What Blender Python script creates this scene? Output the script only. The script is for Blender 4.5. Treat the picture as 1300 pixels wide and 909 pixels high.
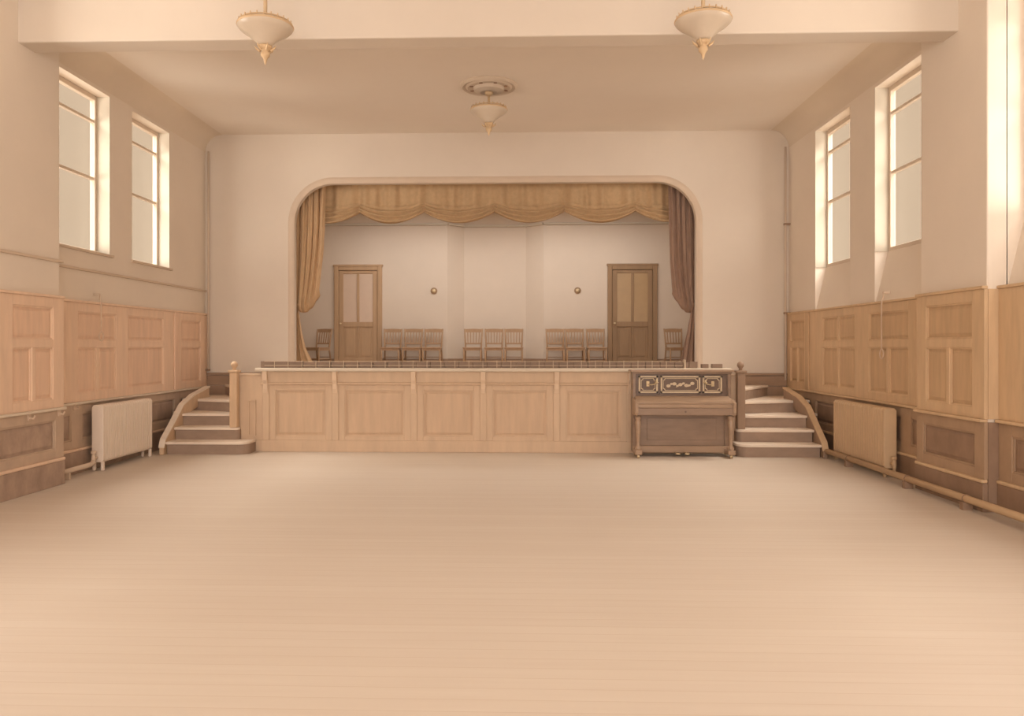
import bpy, bmesh, math, random
from mathutils import Vector
random.seed(4)
for o in list(bpy.data.objects):
    bpy.data.objects.remove(o, do_unlink=True)
SC = bpy.context.scene
COL = SC.collection

# ------------------------------------------------------------------ camera, world, lights, exposure
YAW = 0.0314
cam = bpy.data.cameras.new('camera')
cam.sensor_fit = 'HORIZONTAL'; cam.sensor_width = 36.0
cam.lens = 36.0 * 1000 / 1300
cam.shift_x = (650 - 629) / 1300
cam.shift_y = -(454.5 - 440) / 1300
cam.clip_start = 0.05; cam.clip_end = 200
camo = bpy.data.objects.new('camera', cam); COL.objects.link(camo)
camo.location = (0, 0, 1.55)
camo.rotation_euler = (math.pi / 2, 0, YAW)
SC.camera = camo

w = bpy.data.worlds.new('overcast_sky'); SC.world = w; w.use_nodes = True
bg = w.node_tree.nodes['Background']
bg.inputs[0].default_value = (1.0, 0.78, 0.585, 1); bg.inputs[1].default_value = 0.37

def area(name, loc, rot, sx, sy, power, col=(1, .97, .95)):
    l = bpy.data.lights.new(name, 'AREA'); l.shape = 'RECTANGLE'; l.size = sx; l.size_y = sy
    l.energy = power; l.color = col
    o = bpy.data.objects.new(name, l); COL.objects.link(o); o.location = loc; o.rotation_euler = rot
    return o
area('added_end_lamp', (-0.45, -5.75, 3.0), (math.radians(90), 0, 0), 8.6, 3.8, 280)  # added area lamp before the blank end wall; no window there
# unseen area lamps added high outside, shining down through the side windows
for _x, _r, _n in ((-8.3, -52, 'sky'), (7.4, 52, 'sky')):
    for _y, _p in ((10.8, 1250), (4.6, 420)):
        area('added_high_lamp', (_x, _y, 9.0), (0, math.radians(_r), 0), 4.4, 6.0, _p)
# low area lamps added outside, out of view, reaching the windows slantwise
def aim(o, p):
    o.rotation_euler = (Vector(p) - o.location).to_track_quat('-Z', 'Y').to_euler()
aim(area('added_outdoor_lamp', (-10.2, 5.6, 2.0), (0, 0, 0), 6.0, 3.6, 400), (-5.5, 10.0, 3.9))
aim(area('added_outdoor_lamp', (9.3, 5.6, 2.0), (0, 0, 0), 6.0, 3.6, 310), (4.6, 10.0, 3.9))
area('added_stage_lamp', (-0.45, 15.6, 4.55), (0, 0, 0), 6.5, 1.6, 46)  # extra lamp under the solid stage ceiling to brighten the stage; no skylight

SC.view_settings.view_transform = 'Standard'
SC.view_settings.look = 'None'
SC.view_settings.gamma = 1.0
SC.view_settings.use_curve_mapping = False
SC.view_settings.exposure = 1.12

# ------------------------------------------------------------------ materials
def lin(r, g, b):
    f = lambda c: (c / 255 / 12.92) if c / 255 <= .04045 else ((c / 255 + .055) / 1.055) ** 2.4
    return (f(r), f(g), f(b))
MATS = {}
ILL = (.80, .632, .50)      # mean colour of the light inside the hall; albedo = wanted colour / light
def alb(r, g, b):
    return tuple(min(.86, c / i * .9) for c, i in zip(lin(r, g, b), ILL))
def mat(name, rgb, var=.06, scale=3.0, stretch=(1, 1, 1), rough=.7, bump=.0, spec=.3, metal=0, fine=None):
    m = bpy.data.materials.new(name); m.use_nodes = True; nt = m.node_tree; N = nt.nodes; L = nt.links
    b = N['Principled BSDF']; b.inputs['Roughness'].default_value = rough
    b.inputs['Specular IOR Level'].default_value = spec; b.inputs['Metallic'].default_value = metal
    c = alb(*rgb)
    tc = N.new('ShaderNodeTexCoord'); mp = N.new('ShaderNodeMapping'); mp.inputs['Scale'].default_value = stretch
    L.new(tc.outputs['Object'], mp.inputs['Vector'])
    no = N.new('ShaderNodeTexNoise'); no.inputs['Scale'].default_value = scale; no.inputs['Detail'].default_value = 5
    no.inputs['Roughness'].default_value = .6
    L.new(mp.outputs['Vector'], no.inputs['Vector'])
    cr = N.new('ShaderNodeValToRGB')
    cr.color_ramp.elements[0].position = .3; cr.color_ramp.elements[1].position = .7
    cr.color_ramp.elements[0].color = (*[x * (1 - var) for x in c], 1)
    cr.color_ramp.elements[1].color = (*[min(1, x * (1 + var)) for x in c], 1)
    L.new(no.outputs['Fac'], cr.inputs['Fac']); L.new(cr.outputs['Color'], b.inputs['Base Color'])
    if bump:
        bp = N.new('ShaderNodeBump'); bp.inputs['Strength'].default_value = bump; bp.inputs['Distance'].default_value = .01
        L.new(no.outputs['Fac'], bp.inputs['Height']); L.new(bp.outputs['Normal'], b.inputs['Normal'])
    MATS[name] = m
    return m
mat('plaster', (213, 180, 150), .025, 1.1, rough=.9, bump=.04, spec=.1)
mat('plaster_side', (224, 190, 159), .025, 1.1, rough=.9, bump=.04, spec=.1)  # back-wall plaster lightened in colour where the side walls get less light
mat('plaster_stage', (208, 174, 143), .03, 1.0, rough=.9, bump=.04, spec=.1)
mat('ceiling_plaster', (226, 193, 163), .02, .8, rough=.92, bump=.03, spec=.1)
mat('cove_plaster', (218, 183, 150), .02, 1.2, rough=.92, spec=.1)
mat('reveal_paint', (196, 167, 137), .02, 2, rough=.8, spec=.1)
mat('trim_paint', (205, 167, 134), .03, 3, rough=.7)
mat('wood_pale', (226, 177, 139), .07, 5, (2.2, 2.2, .35), rough=.55, bump=.08)
mat('wood_pale_panel', (223, 172, 134), .08, 5, (2.4, 2.4, .3), rough=.55, bump=.08)
mat('wood_left_low', (170, 132, 105), .16, 6, (1.2, 1.2, .8), rough=.6, bump=.1)
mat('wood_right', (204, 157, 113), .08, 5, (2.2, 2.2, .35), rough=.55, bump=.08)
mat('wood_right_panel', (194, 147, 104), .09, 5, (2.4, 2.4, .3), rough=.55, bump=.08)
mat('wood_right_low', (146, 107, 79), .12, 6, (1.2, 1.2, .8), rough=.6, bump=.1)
mat('wood_left_lowframe', (190, 150, 118), .08, 5, (1.2, 1.2, .8), rough=.6)
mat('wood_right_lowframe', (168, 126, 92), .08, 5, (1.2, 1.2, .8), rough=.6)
mat('wood_stage', (204, 160, 122), .06, 5, (1.8, 1.8, .4), rough=.6, bump=.06)
mat('wood_stage_panel', (201, 156, 118), .07, 5, (2.2, 2.2, .3), rough=.6, bump=.06)
mat('wood_bracket', (214, 170, 132), .05, 5, (2, 2, .5), rough=.6)
mat('wood_ledge', (212, 178, 145), .05, 5, (.4, 2, 2), rough=.6)
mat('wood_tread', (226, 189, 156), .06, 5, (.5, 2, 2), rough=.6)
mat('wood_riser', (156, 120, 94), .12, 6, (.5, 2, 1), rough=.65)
mat('wood_dado', (154, 114, 84), .1, 5, (.5, 2, 2), rough=.6)
mat('wood_newel', (206, 158, 116), .08, 6, (2, 2, .4), rough=.5)
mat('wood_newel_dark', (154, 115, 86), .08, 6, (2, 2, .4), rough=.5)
mat('wood_chair', (168, 122, 84), .1, 8, (2, 2, .5), rough=.5)
mat('wood_door', (180, 134, 94), .08, 5, (2.2, 2.2, .3), rough=.55, bump=.06)
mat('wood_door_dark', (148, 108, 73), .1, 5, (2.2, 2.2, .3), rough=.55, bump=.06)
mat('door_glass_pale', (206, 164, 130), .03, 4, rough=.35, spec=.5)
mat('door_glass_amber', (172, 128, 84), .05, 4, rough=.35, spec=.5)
mat('piano_wood', (142, 106, 80), .16, 5, (.5, 2, 2), rough=.35, spec=.5, bump=.04)
mat('piano_wood_dark', (106, 77, 58), .14, 5, (.6, 2, 2), rough=.35, spec=.5)
mat('piano_wood_light', (162, 122, 91), .1, 5, (.4, 2, 2), rough=.3, spec=.5)
mat('piano_inlay', (206, 168, 128), .1, 20, rough=.45)
mat('brass', (206, 166, 120), .08, 8, rough=.4, metal=.35)
mat('brass_lamp', (206, 160, 114), .06, 8, rough=.5, metal=.2)
mat('lamp_glass', (204, 169, 136), .03, 6, rough=.3, spec=.5)
mat('lamp_glass_light', (212, 182, 152), .03, 6, rough=.3, spec=.5)
mat('rose_plaster', (206, 170, 138), .03, 4, rough=.9)
mat('vent_dark', (150, 106, 76), .05, 6, rough=.9)
mat('curtain_pale', (202, 154, 110), .07, 14, (1, 1, .4), rough=.95, bump=.1, spec=.1)
mat('curtain_pelmet', (194, 148, 104), .07, 14, (1, 1, 1), rough=.95, bump=.1, spec=.1)
mat('curtain_toned_dark', (162, 122, 96), .09, 14, (1, 1, .4), rough=.95, bump=.1, spec=.1)  # same cloth as the other drape, darker tone put into its colour
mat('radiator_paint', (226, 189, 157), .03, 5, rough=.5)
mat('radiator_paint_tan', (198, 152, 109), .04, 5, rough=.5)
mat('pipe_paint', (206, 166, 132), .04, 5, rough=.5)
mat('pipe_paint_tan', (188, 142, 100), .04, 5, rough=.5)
mat('footlight_metal', (140, 106, 82), .1, 9, rough=.6)
mat('footlight_wire', (206, 168, 132), .04, 9, rough=.5)
mat('rope', (208, 166, 132), .06, 30, rough=.9)
mat('window_paint', (208, 172, 140), .03, 4, rough=.6)
mat('skirting_stage', (156, 116, 86), .1, 5, (.5, 2, 2), rough=.6)
mat('stage_boards', (190, 148, 112), .1, 5, (2, .4, 2), rough=.6)

def floor_mat():
    m = bpy.data.materials.new('floor_boards'); m.use_nodes = True; nt = m.node_tree; N = nt.nodes; L = nt.links
    b = N['Principled BSDF']; b.inputs['Roughness'].default_value = .62; b.inputs['Specular IOR Level'].default_value = .25
    tc = N.new('ShaderNodeTexCoord')
    sep = N.new('ShaderNodeSeparateXYZ'); L.new(tc.outputs['Object'], sep.inputs[0])
    # narrow boards running across the hall: one value per board, thin joints
    mul = N.new('ShaderNodeMath'); mul.operation = 'MULTIPLY'; mul.inputs[1].default_value = 1 / .115
    L.new(sep.outputs['Y'], mul.inputs[0])
    fl = N.new('ShaderNodeMath'); fl.operation = 'FLOOR'; L.new(mul.outputs[0], fl.inputs[0])
    fr = N.new('ShaderNodeMath'); fr.operation = 'FRACT'; L.new(mul.outputs[0], fr.inputs[0])
    wn = N.new('ShaderNodeTexWhiteNoise'); wn.noise_dimensions = '1D'; L.new(fl.outputs[0], wn.inputs['W'])
    mp = N.new('ShaderNodeMapping'); mp.inputs['Scale'].default_value = (.5, 9, 1); L.new(tc.outputs['Object'], mp.inputs['Vector'])
    no = N.new('ShaderNodeTexNoise'); no.inputs['Scale'].default_value = 2.5; no.inputs['Detail'].default_value = 6
    L.new(mp.outputs['Vector'], no.inputs['Vector'])
    n2 = N.new('ShaderNodeTexNoise'); n2.inputs['Scale'].default_value = .35; n2.inputs['Detail'].default_value = 2
    L.new(tc.outputs['Object'], n2.inputs['Vector'])
    a = N.new('ShaderNodeMath'); a.operation = 'MULTIPLY_ADD'; a.inputs[1].default_value = .35
    L.new(wn.outputs['Value'], a.inputs[0]); L.new(no.outputs['Fac'], a.inputs[2])
    a2 = N.new('ShaderNodeMath'); a2.operation = 'ADD'; L.new(a.outputs[0], a2.inputs[0]); L.new(n2.outputs['Fac'], a2.inputs[1])
    cr = N.new('ShaderNodeValToRGB')
    c0, c1 = alb(203, 170, 141), alb(208, 176, 147)
    cr.color_ramp.elements[0].position = .8; cr.color_ramp.elements[0].color = (*c0, 1)
    cr.color_ramp.elements[1].position = 1.5; cr.color_ramp.elements[1].color = (*c1, 1)
    dv = N.new('ShaderNodeMath'); dv.operation = 'MULTIPLY'; dv.inputs[1].default_value = .66
    L.new(a2.outputs[0], dv.inputs[0])
    cr.color_ramp.elements[0].position = .5; cr.color_ramp.elements[1].position = .95
    L.new(dv.outputs[0], cr.inputs['Fac'])
    lt = N.new('ShaderNodeMath'); lt.operation = 'LESS_THAN'; lt.inputs[1].default_value = .05; L.new(fr.outputs[0], lt.inputs[0])
    mx = N.new('ShaderNodeMix'); mx.data_type = 'RGBA'
    L.new(cr.outputs['Color'], mx.inputs['A']); mx.inputs['B'].default_value = (*alb(199, 165, 135), 1)
    L.new(lt.outputs[0], mx.inputs['Factor'])
    L.new(mx.outputs['Result'], b.inputs['Base Color'])
    MATS['floor_boards'] = m
floor_mat()

def pane_mat(name, tint, fac_diffuse=.35):
    m = bpy.data.materials.new(name); m.use_nodes = True; nt = m.node_tree; N = nt.nodes; L = nt.links
    N.remove(N['Principled BSDF']); out = N['Material Output']
    tr = N.new('ShaderNodeBsdfTransparent'); tr.inputs[0].default_value = (*tint, 1)
    tl = N.new('ShaderNodeBsdfTranslucent'); tl.inputs[0].default_value = (*tint, 1)
    gl = N.new('ShaderNodeBsdfGlossy'); gl.inputs['Roughness'].default_value = .25
    m1 = N.new('ShaderNodeMixShader'); m1.inputs[0].default_value = fac_diffuse
    L.new(tr.outputs[0], m1.inputs[1]); L.new(tl.outputs[0], m1.inputs[2])
    m2 = N.new('ShaderNodeMixShader'); m2.inputs[0].default_value = .05
    L.new(m1.outputs[0], m2.inputs[1]); L.new(gl.outputs[0], m2.inputs[2]); L.new(m2.outputs[0], out.inputs[0])
    MATS[name] = m
pane_mat('window_glass', (.93, .91, .87), .0)

# ------------------------------------------------------------------ mesh helpers
class MB:
    def __init__(s): s.v = []; s.f = []
    def add(s, vs, fs):
        n = len(s.v); s.v += [tuple(p) for p in vs]; s.f += [tuple(i + n for i in f) for f in fs]; return s
    def box(s, x0, x1, y0, y1, z0, z1):
        return s.add([(x0,y0,z0),(x1,y0,z0),(x1,y1,z0),(x0,y1,z0),(x0,y0,z1),(x1,y0,z1),(x1,y1,z1),(x0,y1,z1)],
                     [(0,3,2,1),(4,5,6,7),(0,1,5,4),(1,2,6,5),(2,3,7,6),(3,0,4,7)])
    def mbox(s, mp, a0, a1, d0, d1, z0, z1):
        vs = [mp(a, d, z) for z in (z0, z1) for a, d in ((a0, d0), (a1, d0), (a1, d1), (a0, d1))]
        return s.add(vs, [(0,3,2,1),(4,5,6,7),(0,1,5,4),(1,2,6,5),(2,3,7,6),(3,0,4,7)])
    def prism(s, poly, z0, z1):
        n = len(poly)
        vs = [(x, y, z0) for x, y in poly] + [(x, y, z1) for x, y in poly]
        fs = [tuple(range(n))[::-1], tuple(range(n, 2 * n))] + [(i, (i+1) % n, n + (i+1) % n, n + i) for i in range(n)]
        return s.add(vs, fs)
    def extr(s, poly, fn, a0, a1):      # poly of (p,q) extruded along a; fn(a,p,q) -> xyz
        n = len(poly)
        vs = [fn(a0, p, q) for p, q in poly] + [fn(a1, p, q) for p, q in poly]
        fs = [tuple(range(n))[::-1], tuple(range(n, 2 * n))] + [(i, (i+1) % n, n + (i+1) % n, n + i) for i in range(n)]
        return s.add(vs, fs)
    def lathe(s, prof, c, n=24):
        cx, cy, cz = c; vs = []; fs = []
        for r, z in prof:
            for k in range(n):
                a = 2 * math.pi * k / n; vs.append((cx + r * math.cos(a), cy + r * math.sin(a), cz + z))
        for i in range(len(prof) - 1):
            for k in range(n):
                k2 = (k + 1) % n
                fs.append((i*n + k, i*n + k2, (i+1)*n + k2, (i+1)*n + k))
        if prof[0][0] > 1e-4: fs.append(tuple(range(n))[::-1])
        if prof[-1][0] > 1e-4: fs.append(tuple(range((len(prof)-1)*n, len(prof)*n)))
        return s.add(vs, fs)
    def tube(s, pts, r, n=8):
        pts = [Vector(p) for p in pts]; vs = []; fs = []
        rs = r if isinstance(r, (list, tuple)) else [r] * len(pts)
        ref = None
        for i, p in enumerate(pts):
            t = (pts[min(i+1, len(pts)-1)] - pts[max(i-1, 0)]).normalized()
            if ref is None or abs(ref.dot(t)) > .95:
                ref = Vector((0, 0, 1)) if abs(t.z) < .9 else Vector((1, 0, 0))
            u = t.cross(ref).normalized(); v = t.cross(u).normalized()
            for k in range(n):
                a = 2 * math.pi * k / n
                vs.append(p + u * (rs[i] * math.cos(a)) + v * (rs[i] * math.sin(a)))
        m = len(pts)
        for i in range(m - 1):
            for k in range(n):
                k2 = (k + 1) % n
                fs.append((i*n + k, i*n + k2, (i+1)*n + k2, (i+1)*n + k))
        fs.append(tuple(range(n))[::-1]); fs.append(tuple(range((m-1)*n, m*n)))
        return s.add(vs, fs)
    def torus(s, c, R, r, n=32, k=8, axis='z'):
        vs = []; fs = []
        for i in range(n):
            a = 2*math.pi*i/n
            for j in range(k):
                b = 2*math.pi*j/k; q = R + r*math.cos(b); h = r*math.sin(b)
                p = (q*math.cos(a), q*math.sin(a), h) if axis == 'z' else (q*math.cos(a), h, q*math.sin(a))
                vs.append((c[0]+p[0], c[1]+p[1], c[2]+p[2]))
        for i in range(n):
            for j in range(k):
                fs.append((i*k+j, ((i+1) % n)*k+j, ((i+1) % n)*k+(j+1) % k, i*k+(j+1) % k))
        return s.add(vs, fs)
    def ball(s, c, r, n=12, sz=1.0):
        prof = [(max(1e-5, r*math.sin(math.pi*i/n)), -r*sz*math.cos(math.pi*i/n)) for i in range(n+1)]
        return s.lathe(prof, c, n + 4)
    def mesh(s, name, mat, loc=(0, 0, 0), smooth=False, recalc=True):
        me = bpy.data.meshes.new(name)
        bm = bmesh.new()
        lv = Vector(loc)
        bv = [bm.verts.new(Vector(p) - lv) for p in s.v]
        for f in s.f:
            try: bm.faces.new([bv[i] for i in f])
            except ValueError: pass
        if recalc: bmesh.ops.recalc_face_normals(bm, faces=bm.faces)
        bm.to_mesh(me); bm.free()
        me.materials.append(MATS[mat])
        if smooth:
            for p in me.polygons: p.use_smooth = True
        return me

def wloc(o):
    p = Vector(o.location); q = o.parent
    while q: p += Vector(q.location); q = q.parent
    return p
def part(name, mb, mat, parent, smooth=False, bevel=0, recalc=True):
    base = wloc(parent)
    o = bpy.data.objects.new(name, mb.mesh(name, mat, base, smooth, recalc)); COL.objects.link(o)
    o.parent = parent
    if bevel: bev(o, bevel)
    return o
def bev(o, w, seg=2):
    b = o.modifiers.new('bevel', 'BEVEL'); b.width = w; b.segments = seg; b.limit_method = 'ANGLE'; b.angle_limit = .6
    return o
def smooth_auto(o, ang=40):
    for p in o.data.polygons: p.use_smooth = True
    e = o.modifiers.new('edges', 'EDGE_SPLIT'); e.split_angle = math.radians(ang)
    return o
def thing(name, loc, label, cat, group=None):
    o = bpy.data.objects.new(name, None); COL.objects.link(o); o.location = loc; o.empty_display_size = .1
    o['label'] = label; o['category'] = cat
    if group: o['group'] = group
    return o
def single(name, mb, mat, loc, label, cat, group=None, smooth=False):
    o = bpy.data.objects.new(name, mb.mesh(name, mat, loc, smooth)); COL.objects.link(o); o.location = loc
    o['label'] = label; o['category'] = cat
    if group: o['group'] = group
    return o
def struct(name, mb, mat, loc=(0, 0, 0), label=None, smooth=False):
    o = bpy.data.objects.new(name, mb.mesh(name, mat, loc, smooth) if mb else None); COL.objects.link(o); o.location = loc
    o['kind'] = 'structure'
    if label: o['label'] = label
    return o
def copy_tree(o, parent=None):
    c = o.copy(); COL.objects.link(c); c.parent = parent
    for ch in o.children: copy_tree(ch, c)
    return c

# ------------------------------------------------------------------ dimensions (metres; camera stands at 0,0)
XL, XR = -5.46, 4.55             # plaster of the side walls
PL, PR = -5.20, 4.37             # plaster of the piers
PY0, PY1 = 7.52, 8.74            # piers along the hall
YB = 13.5                        # proscenium wall
YREAR = -6.0
ZC = 5.22                        # ceiling
YS = 17.5                        # rear wall of the stage
ZS = 1.08                        # stage floor
YF = 11.55                       # stage front
ZW, ZD = 2.12, .87               # top of wainscot, dado rail
AX0, AX1, AZ, AR = -3.90, 2.99, 4.36, .67   # proscenium opening
WZ0, WZ1 = 2.77, 4.87            # windows
REC = .17

# ------------------------------------------------------------------ floor, ceiling
struct('floor', MB().box(-6.2, 5.3, YREAR - .3, YB + .4, -.12, 0), 'floor_boards', label='pale narrow floorboards of the hall')
ceil = struct('ceiling', MB().box(XL - .5, XR + .5, YREAR - .3, YB + .4, ZC, ZC + .15), 'ceiling_plaster', label='plain plaster ceiling of the hall')

# windows along each side: (y0,y1) openings
WINL = [(8.86, 10.32), (10.92, 12.10)]
WINR = [(8.90, 10.26), (11.02, 12.30)]
NEARL = [(5.95, 7.36), (3.2, 4.6)]
NEARR = [(5.95, PY0), (3.2, 4.6)]
def side_wall(name, xw, sg, wins, slope):
    """sg=+1: wall on the left (outside towards -x)."""
    T = .26
    mp = lambda a, d, z: (xw - sg * d, a, z)    # d grows outwards
    mb = MB()
    ys = sorted(wins)
    y = YREAR - .3
    for (a, b) in ys:
        mb.mbox(mp, y, a, 0, T, 0, ZC + .1); y = b
    mb.mbox(mp, y, YB + .4, 0, T, 0, ZC + .1)
    for (a, b) in ys:
        mb.mbox(mp, a, b, 0, T, WZ1, ZC + .1)
        if slope:
            mb.extr([(0, 0), (0, ZW - .06), (REC, WZ0), (T, WZ0), (T, 0)], lambda q, p, z: mp(q, p, z), a, b)
        else:
            mb.mbox(mp, a, b, 0, T, 0, WZ0)
    return struct(name, mb, 'plaster_side')
wl = side_wall('wall_left', XL, 1, WINL + NEARL, False)
wr = side_wall('wall_right', XR, -1, WINR + NEARR, True)
wl['label'] = 'plaster wall with tall windows on the side away from the piano'
wr['label'] = 'plaster wall with tall windows above sloping sills on the piano side'
# light painted jambs and heads of the windows are parts of the walls
def jamb(parent, xw, sg, a, b):
    mp = lambda q, d, z: (xw - sg * d, q, z)
    m = MB().mbox(mp, b - .012, b + .001, -.004, REC, WZ0 - (.0), WZ1)
    part('window_reveal', m, 'reveal_paint', parent)
for a, b in WINL: jamb(wl, XL, 1, a, b)
for a, b in WINR: jamb(wr, XR, -1, a, b)

wn = [0]
def window(xw, sg, a, b):
    wn[0] += 1
    mp = lambda q, d, z: (xw - sg * d, q, z)
    r = struct('window_%d' % wn[0], None, None, (xw - sg * (REC + .02), (a + b) / 2, WZ0), 'tall sash window with pale obscured glass')
    d0, d1 = REC, REC + .07
    fw = .055
    part('jamb', MB().mbox(mp, a, a + fw, d0, d1, WZ0, WZ1), 'window_paint', r, bevel=.006)
    part('jamb', MB().mbox(mp, b - fw, b, d0, d1, WZ0, WZ1), 'window_paint', r, bevel=.006)
    part('head', MB().mbox(mp, a + fw, b - fw, d0, d1, WZ1 - .06, WZ1), 'window_paint', r, bevel=.006)
    part('sill', MB().mbox(mp, a + fw, b - fw, d0, d1, WZ0, WZ0 + .05), 'window_paint', r, bevel=.006)
    zs = [WZ0 + .05, 3.77, 4.53, WZ1 - .06]
    for z in zs[1:3]:
        part('glazing_bar', MB().mbox(mp, a + fw, b - fw, d0 + .01, d1 - .01, z - .017, z + .017), 'window_paint', r)
    for z0, z1 in zip(zs[:-1], zs[1:]):
        part('pane', MB().mbox(mp, a + fw, b - fw, d0 + .03, d0 + .036, z0 - .005, z1 + .005), 'window_glass', r)
    if sg > 0:
        part('window_board', MB().mbox(mp, a - .04, b + .06, -.035, REC, WZ0 - .035, WZ0), 'trim_paint', r, bevel=.008)
    return r
for a, b in WINL + NEARL[:1]: window(XL, 1, a, b)
for a, b in WINR + NEARR[:1]: window(XR, -1, a, b)
window(XL, 1, *NEARL[1]); window(XR, -1, *NEARR[1])

# piers, ceiling beam, cove
for nm, xa, xb in (('trim_1', XL - .02, PL), ('trim_2', PR, XR + .02)):
    mb = MB().box(xa, xb, PY0, PY1, 0, ZC + .02)
    bev(struct(nm, mb, 'plaster_side', label='plaster pier carrying the ceiling beam'), .012)
bev(struct('trim_3', MB().box(XL - .02, XR + .02, 8.00, 8.30, 4.70, ZC + .02), 'plaster', label='shallow plaster beam crossing the ceiling'), .015)
def cove(nm, xw, sg, y0, y1):
    R = .30; prof = [(0, ZC + .02), (-.02, ZC + .02), (-.02, ZC - R)]
    for k in range(9):
        a = math.pi / 2 * k / 8
        prof.append((R - R * math.cos(a), ZC - R + R * math.sin(a)))
    prof.append((R, ZC + .02))
    mb = MB().extr(prof, lambda q, p, z: (xw + sg * p, q, z), y0, y1)
    o = struct(nm, mb, 'cove_plaster', label='plaster cove between wall and ceiling'); smooth_auto(o, 50)
cove('trim_4', XL, 1, PY1, YB + .05); cove('trim_5', XR, -1, PY1, YB + .05)

# string course on the wall away from the piano
t = struct('trim_6', None, None, (XL, 11, 2.5), 'slim moulded string course under the windows')
part('moulding', MB().box(XL - .01, XL + .03, PY1, YB, 2.495, 2.525), 'trim_paint', t, bevel=.006)
part('moulding', MB().box(PL - .01, PL + .03, PY0 - .03, PY1 + .03, 2.495, 2.525), 'trim_paint', t, bevel=.006)

# ------------------------------------------------------------------ proscenium wall with rounded opening
def arch_pts(e=0, n=14):
    x0, x1, z1, R = AX0 - e, AX1 + e, AZ + e, AR + e
    pts = [(x0, ZS - .3)]
    for k in range(n + 1):
        a = math.pi - math.pi / 2 * k / n; pts.append((x0 + R + R * math.cos(a), z1 - R + R * math.sin(a)))
    for k in range(n + 1):
        a = math.pi / 2 - math.pi / 2 * k / n; pts.append((x1 - R + R * math.cos(a), z1 - R + R * math.sin(a)))
    pts.append((x1, ZS - .3))
    return pts
TB = .12
mb = MB()
mb.box(XL - .4, AX0, YB, YB + TB, 0, ZC + .1); mb.box(AX1, XR + .4, YB, YB + TB, 0, ZC + .1)
mb.box(AX0, AX1, YB, YB + TB, 0, ZS - .3)
ap = arch_pts()[1:-1]
n = len(ap)
vs = [(x, y, z) for y in (YB, YB + TB) for x, z in ap] + [(x, y, ZC + .1) for y in (YB, YB + TB) for x, z in ap]
fs = []
for i in range(n - 1):
    fs += [(i, i+1, 2*n+i+1, 2*n+i), (n+i, n+i+1, 3*n+i+1, 3*n+i), (i, i+1, n+i+1, n+i)]
mb.add(vs, fs)
struct('wall_back', mb, 'plaster', label='plaster wall with the wide round-cornered stage opening')
# rounded moulding running round the opening
prof = [(.0, .0)] + [(.11 * k / 8, .018 * math.sin(math.pi * k / 8)) for k in range(1, 8)] + [(.11, 0)]
mb = MB(); rows = []
for e, d in prof: rows.append([(x, YB - d - .002, z) for x, z in arch_pts(e)])
m_ = len(rows[0])
mb.add([p for r in rows for p in r], [(i*m_+j, i*m_+j+1, (i+1)*m_+j+1, (i+1)*m_+j) for i in range(len(rows)-1) for j in range(m_-1)])
o = struct('trim_7', mb, 'trim_paint', label='rounded plaster moulding around the stage opening', smooth=True)

# rear wall behind the camera
struct('wall_rear', MB().box(XL - .4, XR + .4, YREAR - .3, YREAR, 0, ZC + .1), 'plaster', label='plain plaster end wall')

# ------------------------------------------------------------------ stage interior
AC0, AC1, AC2, AC3 = -1.62, -1.27, .13, .52
mb = MB()
pl = [(XL - .3, YS + 1), (XL - .3, YS), (AC0, YS), (AC1, YS + .3), (AC2, YS + .3), (AC3, YS), (XR + .3, YS), (XR + .3, YS + 1)]
mb.prism(pl, 0, 4.75)
struct('wall_stage_back', mb, 'plaster_stage', label='rear plaster wall of the stage with a shallow canted alcove')
struct('wall_stage_left', MB().box(XL - .4, XL, YB + TB, YS + .5, 0, 4.75), 'plaster_stage', label='side wall of the stage')
struct('wall_stage_right', MB().box(XR, XR + .4, YB + TB, YS + .5, 0, 4.75), 'plaster_stage', label='side wall of the stage')
mb = MB().box(XL - .4, XR + .4, YB + TB, YS + .9, 4.60, 4.7)
struct('ceiling_stage', mb, 'ceiling_plaster', label='plaster ceiling of the stage')
bs = struct('baseboard_stage', None, None, (-.45, YS, ZS), 'dark wooden skirting board along the rear of the stage')
sk = [(XL, YS), (AC0, YS), (AC1, YS + .3), (AC2, YS + .3), (AC3, YS), (XR, YS)]
DOORX = [(-4.15, -3.08), (1.93, 3.02)]
def skirt(p, q):
    d = (Vector(q) - Vector(p)).normalized(); nrm = Vector((d.y, -d.x)) * .025
    poly = [p, q, (q[0] + nrm.x, q[1] + nrm.y), (p[0] + nrm.x, p[1] + nrm.y)]
    part('board', MB().prism(poly, ZS, ZS + .2), 'skirting_stage', bs, bevel=.006)
skirt((XL, YS), (DOORX[0][0], YS)); skirt((DOORX[0][1], YS), (AC0, YS)); skirt((AC0, YS), (AC1, YS + .3))
skirt((AC1, YS + .3), (AC2, YS + .3)); skirt((AC2, YS + .3), (AC3, YS)); skirt((AC3, YS), (DOORX[1][0], YS)); skirt((DOORX[1][1], YS), (XR, YS))

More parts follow.
